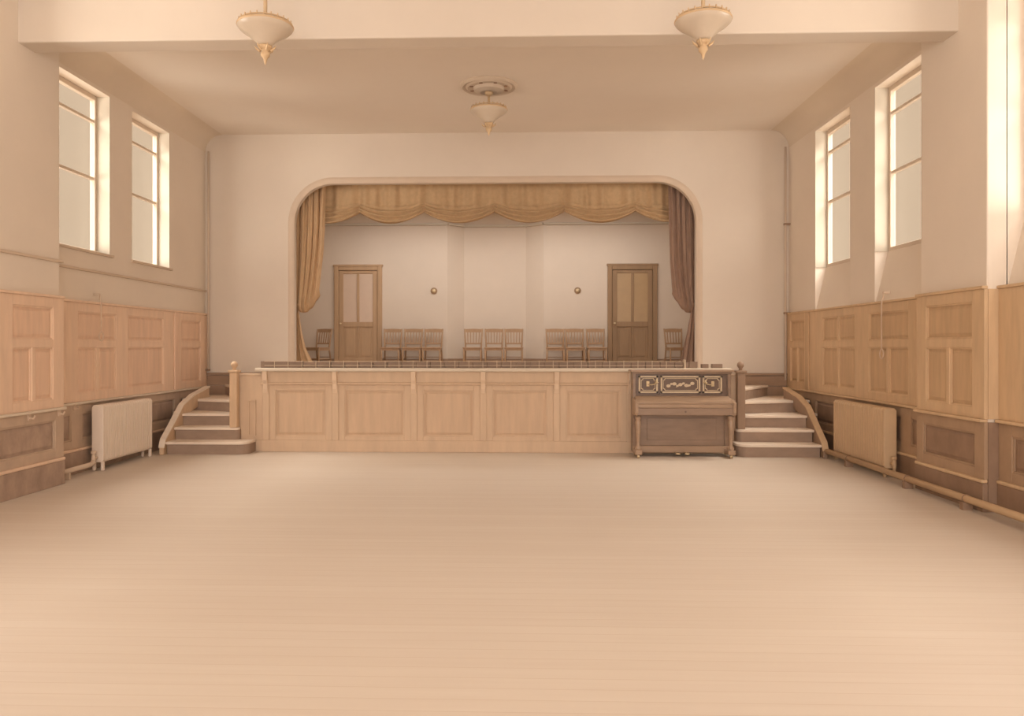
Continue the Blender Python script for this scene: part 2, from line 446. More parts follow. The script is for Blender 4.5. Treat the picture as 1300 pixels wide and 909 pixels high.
cn = struct('trim_12', None, None, (-.45, YS, 4.28), 'slim plaster cornice high on the rear stage wall')
def cornice(p, q):
    d = (Vector(q) - Vector(p)).normalized(); nrm = Vector((d.y, -d.x)) * .05
    part('moulding', MB().prism([p, q, (q[0] + nrm.x, q[1] + nrm.y), (p[0] + nrm.x, p[1] + nrm.y)], 4.25, 4.30), 'reveal_paint', cn, bevel=.012)
for p, q in zip(sk[:-1], sk[1:]): cornice(p, q)
def door(n, x0, x1, wood, glass, lab):
    r = struct('door_%d' % n, None, None, ((x0 + x1) / 2, YS, ZS), lab)
    H = 2.26; fw = .10
    part('architrave', MB().box(x0, x0 + fw, YS - .06, YS + .02, ZS, ZS + H), wood, r, bevel=.012)
    part('architrave', MB().box(x1 - fw, x1, YS - .06, YS + .02, ZS, ZS + H), wood, r, bevel=.012)
    part('architrave', MB().box(x0 - .02, x1 + .02, YS - .065, YS + .02, ZS + H - .005, ZS + H + .04), wood, r, bevel=.01)
    part('head', MB().box(x0 + fw, x1 - fw, YS - .06, YS + .02, ZS + H - .09, ZS + H - .005), wood, r, bevel=.01)
    a, b = x0 + fw + .005, x1 - fw - .005; y0, y1 = YS - .035, YS + .01; z0 = ZS + .01; z1 = ZS + H - .095
    st = .10
    leaf = struct('leaf', None, None); leaf.parent = r; del leaf['kind']
    leaf.location = (0, 0, 0)
    part('stile', MB().box(a, a + st, y0, y1, z0, z1), wood, leaf, bevel=.006)
    part('stile', MB().box(b - st, b, y0, y1, z0, z1), wood, leaf, bevel=.006)
    mid = (a + b) / 2; zr = ZS + 1.0
    part('rail', MB().box(a + st, b - st, y0, y1, z1 - .07, z1), wood, leaf, bevel=.006)
    part('rail', MB().box(a + st, b - st, y0 - .004, y1, zr - .09, zr + .02), wood, leaf, bevel=.006)
    part('rail', MB().box(a + st, b - st, y0, y1, z0, z0 + .2), wood, leaf, bevel=.006)
    part('muntin', MB().box(mid - .03, mid + .03, y0, y1, zr + .02, z1 - .07), wood, leaf, bevel=.006)
    part('muntin', MB().box(mid - .022, mid + .022, y0, y1, z0 + .2, zr - .09), wood, leaf, bevel=.006)
    for p, q in ((a + st, mid - .03), (mid + .03, b - st)):
        part('pane', MB().box(p - .003, q + .003, y0 + .018, y0 + .026, zr + .01, z1 - .06), glass, leaf)
    for p, q in ((a + st, mid - .022), (mid + .022, b - st)):
        m = MB().box(p, q, y0 + .018, y0 + .03, z0 + .19, zr - .08)
        m.box(p + .05, q - .05, y0 + .008, y0 + .02, z0 + .25, zr - .14)
        part('panel', m, wood, leaf, bevel=.008)
    part('knob', MB().tube([(a + .045, y0, zr - .02), (a + .045, y0 - .03, zr - .02)], .008).ball((a + .045, y0 - .045, zr - .02), .026, 8), 'brass', leaf, smooth=True)
    return r
door(1, *DOORX[0], 'wood_door', 'door_glass_pale', 'brown panelled stage door with two tall pale glazed panels')
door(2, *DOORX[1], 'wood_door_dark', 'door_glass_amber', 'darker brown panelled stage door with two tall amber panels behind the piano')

# ------------------------------------------------------------------ panelled wainscots
def panel_obj(parent, mp, a0, a1, z0, z1, d, mat, beadmat):
    lo, hi = min(a0, a1), max(a0, a1)
    m = MB().mbox(mp, lo, hi, 0, d, z0, z1)
    p = part('panel', m, mat, parent)
    # raised field with sloped border
    i0, i1 = .03, .055
    if hi - lo > .2:
        vs = [mp(lo+i0, d, z0+i0), mp(hi-i0, d, z0+i0), mp(hi-i0, d, z1-i0), mp(lo+i0, d, z1-i0),
              mp(lo+i1, d+.010, z0+i1), mp(hi-i1, d+.010, z0+i1), mp(hi-i1, d+.010, z1-i1), mp(lo+i1, d+.010, z1-i1)]
        part('field', MB().add(vs, [(0,1,5,4),(1,2,6,5),(2,3,7,6),(3,0,4,7),(4,5,6,7)]), mat, p, recalc=True)
    b = MB(); t = .016; dd = d + .016
    b.mbox(mp, lo, hi, d, dd, z0, z0 + t); b.mbox(mp, lo, hi, d, dd, z1 - t, z1)
    b.mbox(mp, lo, lo + t, d, dd, z0 + t, z1 - t); b.mbox(mp, hi - t, hi, d, dd, z0 + t, z1 - t)
    part('bead', b, beadmat, p)
    return p
def panel_row(parent, mp, a0, a1, z0, z1, openings, mat, pmat, bmat, cols=1, hrail=None):
    """frame of stiles and rails between a0..a1; openings = [(p,q,cols)] along a."""
    D = .036
    ops = sorted(openings)
    x = a0
    zt, zb = z1 - .11, z0 + .10
    for (p, q, c) in ops:
        if p - x > .005: part('stile', MB().mbox(mp, x, p, 0, D, z0, z1), mat, parent, bevel=.004)
        part('rail', MB().mbox(mp, p, q, 0, D, zt, z1), mat, parent, bevel=.004)
        part('rail', MB().mbox(mp, p, q, 0, D, z0, zb), mat, parent, bevel=.004)
        spans = [(zb, zt)]
        if hrail:
            part('rail', MB().mbox(mp, p, q, 0, D, hrail[0], hrail[1]), mat, parent, bevel=.004)
            spans = [(zb, hrail[0]), (hrail[1], zt)]
        for si, (s0, s1) in enumerate(spans):
            k = c[si] if isinstance(c, tuple) else c
            wd = (q - p - .06 * (k - 1)) / k
            for j in range(k):
                u = p + j * (wd + .06)
                panel_obj(parent, mp, u, u + wd, s0, s1, .010, pmat, bmat)
                if j: part('muntin', MB().mbox(mp, u - .06, u, 0, D, s0, s1), mat, parent, bevel=.004)
        x = q
    if a1 - x > .005: part('stile', MB().mbox(mp, x, a1, 0, D, z0, z1), mat, parent, bevel=.004)
def cap(parent, mp, a0, a1, mat, lowmat):
    part('cap_rail', MB().mbox(mp, a0, a1, 0, .055, ZW - .03, ZW), mat, parent, bevel=.006)
    part('dado_rail', MB().mbox(mp, a0, a1, 0, .075, ZD - .03, ZD), 'wood_ledge' if lowmat == 'wood_left_low' else mat, parent, bevel=.008)
    part('skirting_board', MB().mbox(mp, a0, a1, 0, .05, 0, .27), lowmat, parent, bevel=.006)
    part('skirting_mould', MB().mbox(mp, a0, a1, 0, .062, .27, .305), mat, parent, bevel=.012)
HR = (1.54, 1.63)
def wainscot(name, label, mpb, mpp, upper, upperp, lower, lowerp, near_u, near_l, mat, pmat, lowmat, lowframe):
    base = mpb(11, 0, 0)
    r = struct(name, None, None, base, label)
    for mp, a0, a1, up, lo in ((mpb, PY1 + .002, YB - .01, upper, lower), (mpp, PY0 - .02, PY1 + .02, upperp, lowerp), ((lambda a, d, z: mpb(a, d + .05, z)), 4.2, PY0 - .022, near_u, near_l)):
        panel_row(r, mp, a0, a1, ZD, ZW - .03, up, mat, pmat, mat, hrail=HR)
        panel_row(r, mp, a0, a1, .305, ZD - .03, lo, lowframe, lowmat, lowframe)
        cap(r, mp, a0, a1, mat, lowmat)
    return r
mL = lambda a, d, z: (XL + d, a, z); mLP = lambda a, d, z: (PL + d, a, z)
mR = lambda a, d, z: (XR - d, a, z); mRP = lambda a, d, z: (PR - d, a, z)
wainL = wainscot('trim_8', 'tall pale wooden wainscot on the wall away from the piano', mL, mLP,
    [(9.50, 10.42, (2, 1)), (10.74, 11.83, 1), (12.45, 13.22, 1)], [(7.86, 8.56, (2, 1))],
    [(8.98, 9.36, 1), (9.6, 10.9, 1), (11.05, 12.2, 1), (12.4, 13.2, 1)], [(7.66, 8.60, 1)],
    [(6.3, 7.2, (2, 1))], [(6.1, 7.2, 1)], 'wood_pale', 'wood_pale_panel', 'wood_left_low', 'wood_left_lowframe')
part('cover_strip', MB().mbox(mL, 12.17, 12.32, .036, .06, ZD, ZW - .03), 'wood_pale_panel', wainL, bevel=.008)
wainR = wainscot('trim_9', 'tall brown wooden wainscot on the piano side wall', mR, mRP,
    [(9.32, 10.36, (2, 1)), (10.79, 11.92, (2, 2)), (12.68, 13.32, (2, 1))], [(7.70, 8.56, (2, 1))],
    [(8.86, 9.26, 1), (9.5, 10.8, 1), (11.05, 12.2, 1), (12.4, 13.2, 1)], [(7.66, 8.62, 1)],
    [(6.2, 7.1, (2, 1))], [(6.1, 7.3, 1)], 'wood_right', 'wood_right_panel', 'wood_right_low', 'wood_right_lowframe')
part('cover_strip', MB().mbox(mR, 12.44, 12.58, .036, .06, ZD, ZW - .03), 'wood_right_panel', wainR, bevel=.008)
# end faces of the piers turned to the hall are panelled too
for parent, xa, xb, m, lm in ((wainL, XL + .04, PL - .002, 'wood_pale', 'wood_left_low'), (wainR, PR + .002, XR - .04, 'wood_right', 'wood_right_low')):
    part('return_board', MB().box(xa, xb, PY0 - .018, PY0 + .001, ZD, ZW - .03), m, parent)
    part('return_board', MB().box(xa, xb, PY0 - .018, PY0 + .001, 0, ZD - .03), lm, parent)
    part('return_board', MB().box(xa, xb, PY1 - .001, PY1 + .018, 0, ZW - .03), m, parent)
# dark boarded dado behind each flight of steps
def back_dado(n, x0, x1):
    r = struct('trim_%d' % n, None, None, (x0, YB, 0), 'dark boarded dado on the wall behind the steps')
    z = .0
    k = 6
    for i in range(k):
        za, zb = 1.06 * i / k, 1.06 * (i + 1) / k - .006
        part('board', MB().box(x0, x1, YB - .03, YB, za, zb), 'wood_dado', r, bevel=.004)
    part('cap_rail', MB().box(x0, x1, YB - .05, YB, 1.06, 1.10), 'wood_dado', r, bevel=.006)
back_dado(10, XL + .04, -4.25); back_dado(11, 3.22, XR - .04)

# ------------------------------------------------------------------ stage
SX0, SX1 = -3.82, 3.03
st = thing('stage', (-.4, YF, 0), 'raised wooden stage with a panelled front below the round-cornered opening', 'stage')
sd = struct('floor_stage', MB().box(-4.24, 3.21, YF + .06, YB + .02, ZS - .06, ZS).box(XL + .01, XR - .01, YB + TB - .001, YS + .29, ZS - .06, ZS).box(AX0 + .01, AX1 - .01, YB + .02, YB + TB, ZS - .06, ZS), 'stage_boards', label='boarded floor of the stage')
part('side_board', MB().box(-4.24, -4.20, YF + .06, YB - .06, 0, ZS - .06), 'wood_stage', sd)
part('side_board', MB().box(3.17, 3.21, YF + .06, YB - .06, 0, ZS - .06), 'wood_stage', sd)
mS = lambda a, d, z: (a, YF - d, z)
part('back_board', MB().box(SX0, SX1, YF, YF + .05, 0, 1.18), 'wood_stage', st)
part('ledge', MB().box(SX0 - .07, SX1 + .012, YF - .13, YF + .10, 1.185, 1.236), 'wood_ledge', st, bevel=.015)
part('frieze', MB().mbox(mS, SX0, SX1, 0, .05, 1.02, 1.185), 'wood_stage', st, bevel=.004)
part('frieze_mould', MB().mbox(mS, SX0, SX1, 0, .075, .985, 1.02), 'wood_stage_panel', st, bevel=.012)
part('plinth', MB().mbox(mS, SX0, SX1, 0, .045, 0, .17), 'wood_stage', st, bevel=.006)
divs = [-3.75, -2.72, -1.56, -.54, .53, 1.60, 2.96]
for i, x in enumerate(divs):
    part('post', MB().mbox(mS, x - .05, x + .05, 0, .05, .17, .985), 'wood_stage', st, bevel=.006)
    br = MB().extr([(.0, 1.185), (.0, .86), (.055, .86), (.075, .93), (.08, 1.0), (.11, 1.06), (.12, 1.185)], lambda a, d, z: mS(a, d, z), x - .035, x + .035)
    part('bracket', br, 'wood_bracket', st, bevel=.006)
for a, b in zip(divs[:-1], divs[1:]):
    a += .05; b -= .05
    part('stile', MB().mbox(mS, a, a + .09, 0, .036, .17, .985), 'wood_stage', st, bevel=.004)
    part('stile', MB().mbox(mS, b - .09, b, 0, .036, .17, .985), 'wood_stage', st, bevel=.004)
    part('rail', MB().mbox(mS, a + .09, b - .09, 0, .036, .91, .985), 'wood_stage', st, bevel=.004)
    part('rail', MB().mbox(mS, a + .09, b - .09, 0, .036, .17, .23), 'wood_stage', st, bevel=.004)
    panel_obj(st, mS, a + .09, b - .09, .23, .91, .008, 'wood_stage_panel', 'wood_stage')
for x0, x1 in ((-4.195, SX0), (SX1, 3.155)):
    part('wing_panel', MB().box(x0, x1, YF + .03, YF + .06, 0, 1.12), 'wood_stage', st)
    part('wing_cap', MB().box(x0, x1, YF + .01, YF + .10, 1.12, 1.15), 'wood_stage', st, bevel=.006)
    if x1 - x0 > .3:
        mW = lambda a, d, z: (a, YF + .03 - d, z)
        part('plinth', MB().mbox(mW, x0, x1, 0, .03, 0, .17), 'wood_stage', st, bevel=.004)
        panel_obj(st, mW, x0 + .16, x1 - .1, .23, .76, .006, 'wood_stage_panel', 'wood_stage')

# footlights along the stage ledge
fl = thing('footlight_row', (-.45, YF + .02, 1.236), 'row of low footlight boxes behind a thin wire guard on the stage ledge', 'footlights')
x = SX0 - .02; k = 0
while x < 2.42:
    part('lamp_box', MB().box(x, x + .204, YF - .005, YF + .075, 1.2365, 1.335 if x < -3.3 else 1.318), 'footlight_metal', fl, bevel=.006)
    x += .21
for xa, xb, h in ((2.46, 2.58, .095), (2.64, 2.74, .06), (2.79, 2.94, .062)):
    part('lamp_box', MB().box(xa, xb, YF - .005, YF + .075, 1.2365, 1.236 + h), 'footlight_metal', fl, bevel=.006)
for k in range(30):
    xx = SX0 + .2 + k * .205
    if xx > 2.3: break
    part('guard_post', MB().tube([(xx, YF - .05, 1.2365), (xx, YF - .05, 1.345)], .0045, 6), 'footlight_wire', fl)
for zz in (1.272, 1.332):
    part('guard_wire', MB().tube([(SX0 + .05, YF - .05, zz), (2.36, YF - .05, zz)], .0045, 6), 'footlight_wire', fl)
part('guard_end', MB().box(2.375, 2.40, YF - .06, YF + .06, 1.2365, 1.36), 'footlight_wire', fl, bevel=.004)

# ------------------------------------------------------------------ steps at both ends of the stage
def steps(label, sg, xin, xs, xw, yf, side_end, newmat):
    """sg=+1 flight whose wall lies at -x.  xin = newel side, xs = string, xw = wall."""
    r = thing('stage_steps', ((xin + xs) / 2, yf + .4, 0), label, 'steps')
    H = ZS / 6
    py = yf + .84          # point round which the winders turn
    def fix(poly): return poly if sg > 0 else poly[::-1]
    def bull(xe, ya, yb, n=8):      # rounded free end
        R = min(.17, (yb - ya) / 2 + .02); pts = []
        for i in range(n + 1):
            a = math.pi / 2 * i / n
            pts.append((xe - sg * R + sg * R * math.sin(a), ya + R - R * math.cos(a)))
        pts.append((xe, yb)); return pts
    yb1 = YF - .005
    # polygons (tread outlines); each runs back under the next riser
    y1, y2, y3 = yf, yf + .29, yf + .57
    p1 = [(xs, y1)] + bull(side_end, y1, yb1) + [(xin, yb1), (xin, y2 + .06), (xs, y2 + .06)]
    xe2 = xin + sg * .10
    p2 = [(xs, y2)] + bull(xe2, y2, yb1 + .0) + [(xin, yb1), (xin, y3 + .06), (xs, y3 + .06)]
    n0 = (xin - sg * .06, py)
    q4 = (xw, py + .42); q5 = (xw + sg * .30, YB - .055)
    p3 = [(xs, y3), (xin - sg * .02, y3), (xin - sg * .02, py), n0, (xw, py + .42 + .05), (xw, py + .1), (xs, py)]
    p4 = [n0, (xw, py + .42), (xw, YB - .055), (q5[0] + sg * .05, YB - .055), (n0[0] + sg * .03, py + .05)]
    p5 = [(n0[0], py + .04), q5, (xin - sg * .0, YB - .055), (xin, py + .04)]
    def inset(poly, front):
        cx = sum(p[0] for p in poly) / len(poly); cy = sum(p[1] for p in poly) / len(poly)
        return [(x + (cx - x) * .02, y + (.03 if abs(y - front) < .2 else 0)) for x, y in poly]
    for i, (p, fr) in enumerate(((p1, y1), (p2, y2), (p3, y3), (p4, py), (p5, py)), 1):
        zt = H * i
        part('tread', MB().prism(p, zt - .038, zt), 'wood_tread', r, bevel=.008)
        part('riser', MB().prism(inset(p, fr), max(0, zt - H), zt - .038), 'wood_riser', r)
    # sloping string board on the wall side
    so = xs - sg * .062
    prof = [(yf - .05, 0), (yf - .05, .10), (yf + .0, .20), (yf + .30, .42), (yf + .62, .66), (yf + 1.0, .78), (yf + 1.62, .88),
            (yf + 1.62, .70), (yf + 1.0, .56), (yf + .62, .40), (yf + .4, .0)]
    sm = MB().extr(prof, lambda a, y, z: (a, y, z), so, xs)
    part('string_board', sm, newmat, r, bevel=.01)
    cp = MB()
    top = prof[1:7]
    cp.add([(xx, y, z + dz) for y, z in top for xx, dz in ((so - sg * .01, 0), (xs + sg * .012, 0), (xs + sg * .012, .025), (so - sg * .01, .025))],
           [(4*i+a, 4*i+b, 4*i+4+b, 4*i+4+a) for i in range(len(top)-1) for a, b in ((0,1),(1,2),(2,3),(3,0))] + [(0,1,2,3), (4*len(top)-4, 4*len(top)-3, 4*len(top)-2, 4*len(top)-1)])
    part('string_cap', cp, 'wood_tread' if sg > 0 else 'wood_right', r)
    # newel
    nx = xin + sg * .03; ny = YF - .07; w_ = .056
    nb = part('newel_post', MB().box(nx - w_, nx + w_, ny - w_, ny + w_, H * 2, 1.17), newmat, r, bevel=.012)
    part('newel_cap', MB().box(nx - .075, nx + .075, ny - .075, ny + .075, 1.17, 1.205), newmat, nb, bevel=.01)
    part('newel_ball', MB().lathe([(.03, 0), (.022, .02), (.03, .035), (.048, .06), (.052, .08), (.044, .105), (.02, .125), (.0001, .13)], (nx, ny, 1.205), 14), newmat, nb, smooth=True)
    return r
steps('pale wooden steps with ball-topped newel beside the cream radiator', 1, -4.24, -5.10, XL + .06, 11.16, -3.91, 'wood_newel')
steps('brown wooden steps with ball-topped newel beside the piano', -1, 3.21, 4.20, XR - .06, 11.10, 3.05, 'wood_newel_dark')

# ------------------------------------------------------------------ upright piano
PX0, PX1 = 1.59, 2.97
pn = thing('upright_piano', ((PX0 + PX1) / 2, 11.2, 0), 'dark wooden upright piano with inlaid panels and candle sconces against the stage', 'piano')
yk, yu, ybk = 10.93, 11.20, 11.37      # key bed front, upper case front, back
part('back_case', MB().box(PX0 + .02, PX1 - .02, yu + .03, ybk, .08, 1.19), 'piano_wood_dark', pn)
part('cheek', MB().box(PX0, PX0 + .045, yu - .01, ybk, .06, 1.19), 'piano_wood', pn, bevel=.006)
part('cheek', MB().box(PX1 - .045, PX1, yu - .01, ybk, .06, 1.19), 'piano_wood', pn, bevel=.006)
part('top_lid', MB().box(PX0 - .035, PX1 + .035, yu - .05, ybk + .005, 1.19, 1.222), 'piano_wood_light', pn, bevel=.008)
part('cornice', MB().box(PX0 - .01, PX1 + .01, yu - .025, yu + .03, 1.165, 1.19), 'piano_wood', pn, bevel=.008)
up = part('upper_panel', MB().box(PX0 + .045, PX1 - .045, yu + .012, yu + .03, .85, 1.165), 'piano_wood_dark', pn)
def inlay(parent, x0, x1, z0, z1):
    y = yu + .012
    f = MB(); t = .022
    for a, b, c, d in ((x0, x1, z0, z0 + t), (x0, x1, z1 - t, z1), (x0, x0 + t, z0, z1), (x1 - t, x1, z0, z1)):
        f.box(a, b, y - .012, y, c, d)
    part('panel_moulding', f, 'piano_inlay', parent)
    i = .034; g = MB(); t = .007
    x0 += i; x1 -= i; z0 += i; z1 -= i
    for a, b, c, d in ((x0 + .03, x1 - .03, z0, z0 + t), (x0 + .03, x1 - .03, z1 - t, z1), (x0, x0 + t, z0 + .03, z1 - .03), (x1 - t, x1, z0 + .03, z1 - .03)):
        g.box(a, b, y - .006, y, c, d)
    for sx, xx in ((1, x0), (-1, x1)):
        for sz, zz in ((1, z0), (-1, z1)):
            g.tube([(xx, y - .003, zz + sz * .03), (xx + sx * .022, y - .003, zz + sz * .022), (xx + sx * .03, y - .003, zz)], .007, 6)
    part('inlay_line', g, 'piano_inlay', parent)
IP = [(1.675, 1.945), (1.985, 2.54), (2.575, 2.845)]
for a, b in IP: inlay(up, a, b, .895, 1.135)
# floral marquetry of the middle panel
fm = MB(); y = yu + .010
cxm = (IP[1][0] + IP[1][1]) / 2
for k in range(-4, 5):
    xx = cxm + k * .042; zz = 1.012 + .018 * math.sin(k * 1.9)
    r = .016 if k % 2 else .024
    fm.add([(xx + r * 1.3 * math.cos(a), y - .004, zz + r * math.sin(a)) for a in [2 * math.pi * j / 8 for j in range(8)]], [tuple(range(8))])
    fm.tube([(xx - .02, y - .002, zz - .02), (xx + .022, y - .002, zz + .012)], .004, 5)
part('marquetry', fm, 'piano_inlay', up)
for a, b, s in ((*IP[0], 1), (*IP[2], -1)):      # candle sconces folded inwards
    bx = a + .13 if s > 0 else b - .13
    sc = part('sconce', MB().box(bx - .022, bx + .022, yu - .004, yu + .012, .985, 1.06), 'brass', up, bevel=.006)
    ex = bx + s * .115
    part('sconce_arm', MB().tube([(bx, yu - .004, 1.015), (bx + s * .05, yu - .035, 1.012), (ex, yu - .05, 1.03)], .008, 8), 'brass', sc, smooth=True)
    part('candle_cup', MB().lathe([(.008, 0), (.03, .012), (.03, .018), (.012, .022), (.016, .05), (.0001, .05)], (ex, yu - .05, 1.03), 12), 'brass', sc, smooth=True)
# fall board, key bed, arms
part('fall_board', MB().extr([(yu + .02, .855), (yu - .02, .85), (yk + .07, .79), (yk + .07, .765), (yu + .02, .765)], lambda a, yy, z: (a, yy, z), PX0 + .03, PX1 - .03), 'piano_wood_light', pn, bevel=.008)
part('key_slip', MB().box(PX0 + .03, PX1 - .03, yk + .015, yk + .07, .70, .755), 'piano_wood_light', pn, bevel=.01)
part('fall_edge', MB().box(PX0 + .03, PX1 - .03, yk + .02, yk + .075, .757, .785), 'piano_wood_light', pn, bevel=.006)
part('key_bed', MB().box(PX0 + .02, PX1 - .02, yk + .01, yu + .02, .60, .70), 'piano_wood', pn, bevel=.008)
for xx in (PX0 - .005, PX1 - .04):
    part('key_arm', MB().extr([(yu + .02, .83), (yk + .06, .80), (yk - .01, .775), (yk - .01, .63), (yk + .03, .59), (yu + .02, .59)], lambda a, yy, z: (a, yy, z), xx, xx + .045), 'piano_wood_light', pn, bevel=.012)
part('bottom_panel', MB().box(PX0 + .09, PX1 - .09, yu + .005, yu + .028, .15, .60), 'piano_wood', pn, bevel=.004)
part('bottom_panel_field', MB().box(PX0 + .2, PX1 - .2, yu - .006, yu + .006, .23, .54), 'piano_wood', pn, bevel=.01)
for xx in (PX0, PX1 - .09):
    part('stile', MB().box(xx, xx + .09, yu - .012, yu + .02, .10, .60), 'piano_wood', pn, bevel=.006)
part('bottom_rail', MB().box(PX0, PX1, yu - .02, yu + .03, .055, .15), 'piano_wood_light', pn, bevel=.008)
for xx in (PX0 + .05, PX1 - .05):
    lg = part('leg', MB().lathe([(.03, 0), (.045, .02), (.045, .05), (.025, .07), (.022, .12), (.034, .3), (.042, .40), (.03, .43), (.045, .45), (.045, .49), (.0001, .49)], (xx, yk + .09, .10), 14), 'piano_wood_light', pn, smooth=True)
    part('toe_block', MB().box(xx - .05, xx + .05, yk + .02, yu, .05, .115), 'piano_wood_light', pn, bevel=.012)
    part('castor', MB().tube([(xx - .016, yk + .07, .026), (xx + .016, yk + .07, .026)], .026, 12).box(xx - .006, xx + .006, yk + .06, yk + .08, .026, .055), 'brass', pn)
    part('castor', MB().tube([(xx - .016, ybk - .07, .03), (xx + .016, ybk - .07, .03)], .03, 12).box(xx - .006, xx + .006, ybk - .08, ybk - .06, .03, .07), 'brass', pn)
for xx in (2.20, 2.33):
    part('pedal', MB().box(xx - .02, xx + .02, yu - .13, yu + .0, .045, .06).box(xx - .032, xx + .032, yu - .16, yu - .10, .043, .062), 'brass', pn, bevel=.008)
part('lock_plate', MB().tube([((PX0 + PX1) / 2, yk + .009, .65), ((PX0 + PX1) / 2, yk + .02, .65)], .014, 10), 'piano_wood_dark', pn)

# ------------------------------------------------------------------ chairs on the stage
def make_chair():
    r = thing('slat_back_chair', (0, 0, 0), '', 'chair', 'slat-back chairs along the rear of the stage')
    W = .20; m = 'wood_chair'
    sm = MB().extr([(-.21, -.215), (.21, -.215), (.185, .185), (-.185, .185)], lambda a, p, q: (p, q, a), .43, .455)
    part('seat', sm, m, r, bevel=.008)
    for s in (-1, 1):
        part('leg', MB().tube([(s*.185, -.19, 0), (s*.182, -.185, .43)], [.015, .02], 8), m, r, smooth=True)
        part('leg', MB().tube([(s*.19, .25, 0), (s*.172, .18, .44), (s*.18, .205, .62), (s*.195, .25, .86)], [.015, .02, .019, .016], 8), m, r, smooth=True)
        part('side_rung', MB().tube([(s*.185, -.186, .20), (s*.182, .215, .20)], .010, 6), m, r)
        part('seat_rail', MB().box(s*.18 - .011, s*.18 + .011, -.19, .18, .385, .43), m, r)
    part('seat_rail', MB().box(-.18, .18, -.197, -.175, .385, .43), m, r)
    part('front_rung', MB().tube([(-.183, -.188, .16), (.183, -.188, .16)], .011, 6), m, r)
    part('back_rung', MB().tube([(-.18, .21, .24), (.18, .21, .24)], .010, 6), m, r)
    # crest rail slightly bowed, lower back rail, slats
    n = 8; cr = MB(); pts = []
    for i in range(n + 1):
        u = -1 + 2*i/n; x_ = .2*u; yo = .242 + .012*(1 - u*u)
        pts += [(x_, yo - .011, .785), (x_, yo + .011, .785), (x_, yo + .016, .852 + .012*(1-u*u)), (x_, yo - .004, .852 + .012*(1-u*u))]
    cr.add(pts, [(4*i+a, 4*i+b, 4*i+4+b, 4*i+4+a) for i in range(n) for a, b in ((0,1),(1,2),(2,3),(3,0))] + [(0,1,2,3), (4*n,4*n+1,4*n+2,4*n+3)])
    part('crest_rail', cr, m, r)
    part('back_rail', MB().box(-.178, .178, .19, .208, .52, .555), m, r, bevel=.005)
    for k in range(5):
        xx = -.12 + .06*k
        part('slat', MB().add([(xx-.011, .193, .55), (xx+.011, .193, .55), (xx+.011, .205, .55), (xx-.011, .205, .55),
                               (xx*1.06-.011, .240, .79), (xx*1.06+.011, .240, .79), (xx*1.06+.011, .252, .79), (xx*1.06-.011, .252, .79)],
                              [(0,3,2,1),(4,5,6,7),(0,1,5,4),(1,2,6,5),(2,3,7,6),(3,0,4,7)]), m, r)
    return r
CH = [(-4.42, 17.06, -24, 'slat-back wooden chair standing askew between the pale-glazed door and the folded curtain'),
      (-2.81, 17.1, 0, 'slat-back wooden chair right beside the pale-glazed stage door'),
      (-2.35, 17.1, 1, 'middle slat-back chair of the trio between pale-glazed door and alcove'),
      (-1.91, 17.1, -1, 'slat-back wooden chair of the door trio standing next to the alcove corner'),
      (-1.03, 17.12, 0, 'slat-back chair before the alcove, end of its trio towards the pale-glazed door'),
      (-.57, 17.12, 1, 'middle slat-back wooden chair of the trio before the alcove'),
      (-.14, 17.12, 0, 'slat-back chair before the alcove, end of its trio towards the amber-panelled door'),
      (.76, 17.1, -1, 'slat-back wooden chair next to the alcove in the amber-panelled door trio'),
      (1.19, 17.1, 0, 'middle slat-back chair of the trio between alcove and amber-panelled door'),
      (1.65, 17.1, 1, 'slat-back wooden chair right beside the amber-panelled stage door'),
      (3.36, 17.08, 6, 'lone dark slat-back chair between the amber-panelled door and the darker-toned curtain')]
proto = make_chair()
for i, (x, y, a, lab) in enumerate(CH):
    c = proto if i == 0 else copy_tree(proto)
    c.location = (x, y, ZS); c.rotation_euler = (0, 0, math.radians(a)); c['label'] = lab

# round switches on the rear wall
for x, lab in ((-1.92, 'round wooden wall switch beside the alcove on the pale-glazed door side'), (1.27, 'round wooden wall switch beside the alcove on the amber-panelled door side')):
    s = thing('wall_switch', (x, YS, 2.79), lab, 'switch', 'round switches on the stage wall')
    def disc(prof):
        m = MB(); n = 20
        for r_, d_ in prof:
            m.v += [(x + r_*math.cos(2*math.pi*k/n), YS - d_, 2.79 + r_*math.sin(2*math.pi*k/n)) for k in range(n)]
        for i in range(len(prof)-1):
            m.f += [(i*n+k, i*n+(k+1) % n, (i+1)*n+(k+1) % n, (i+1)*n+k) for k in range(n)]
        m.f += [tuple(range(n)), tuple(range((len(prof)-1)*n, len(prof)*n))]
        return m
    part('back_plate', disc([(.075, 0), (.075, .012), (.06, .02)]), 'wood_door_dark', s)
    part('dome', disc([(.042, .018), (.042, .035), (.03, .05), (.012, .055)]), 'brass', s, smooth=True)

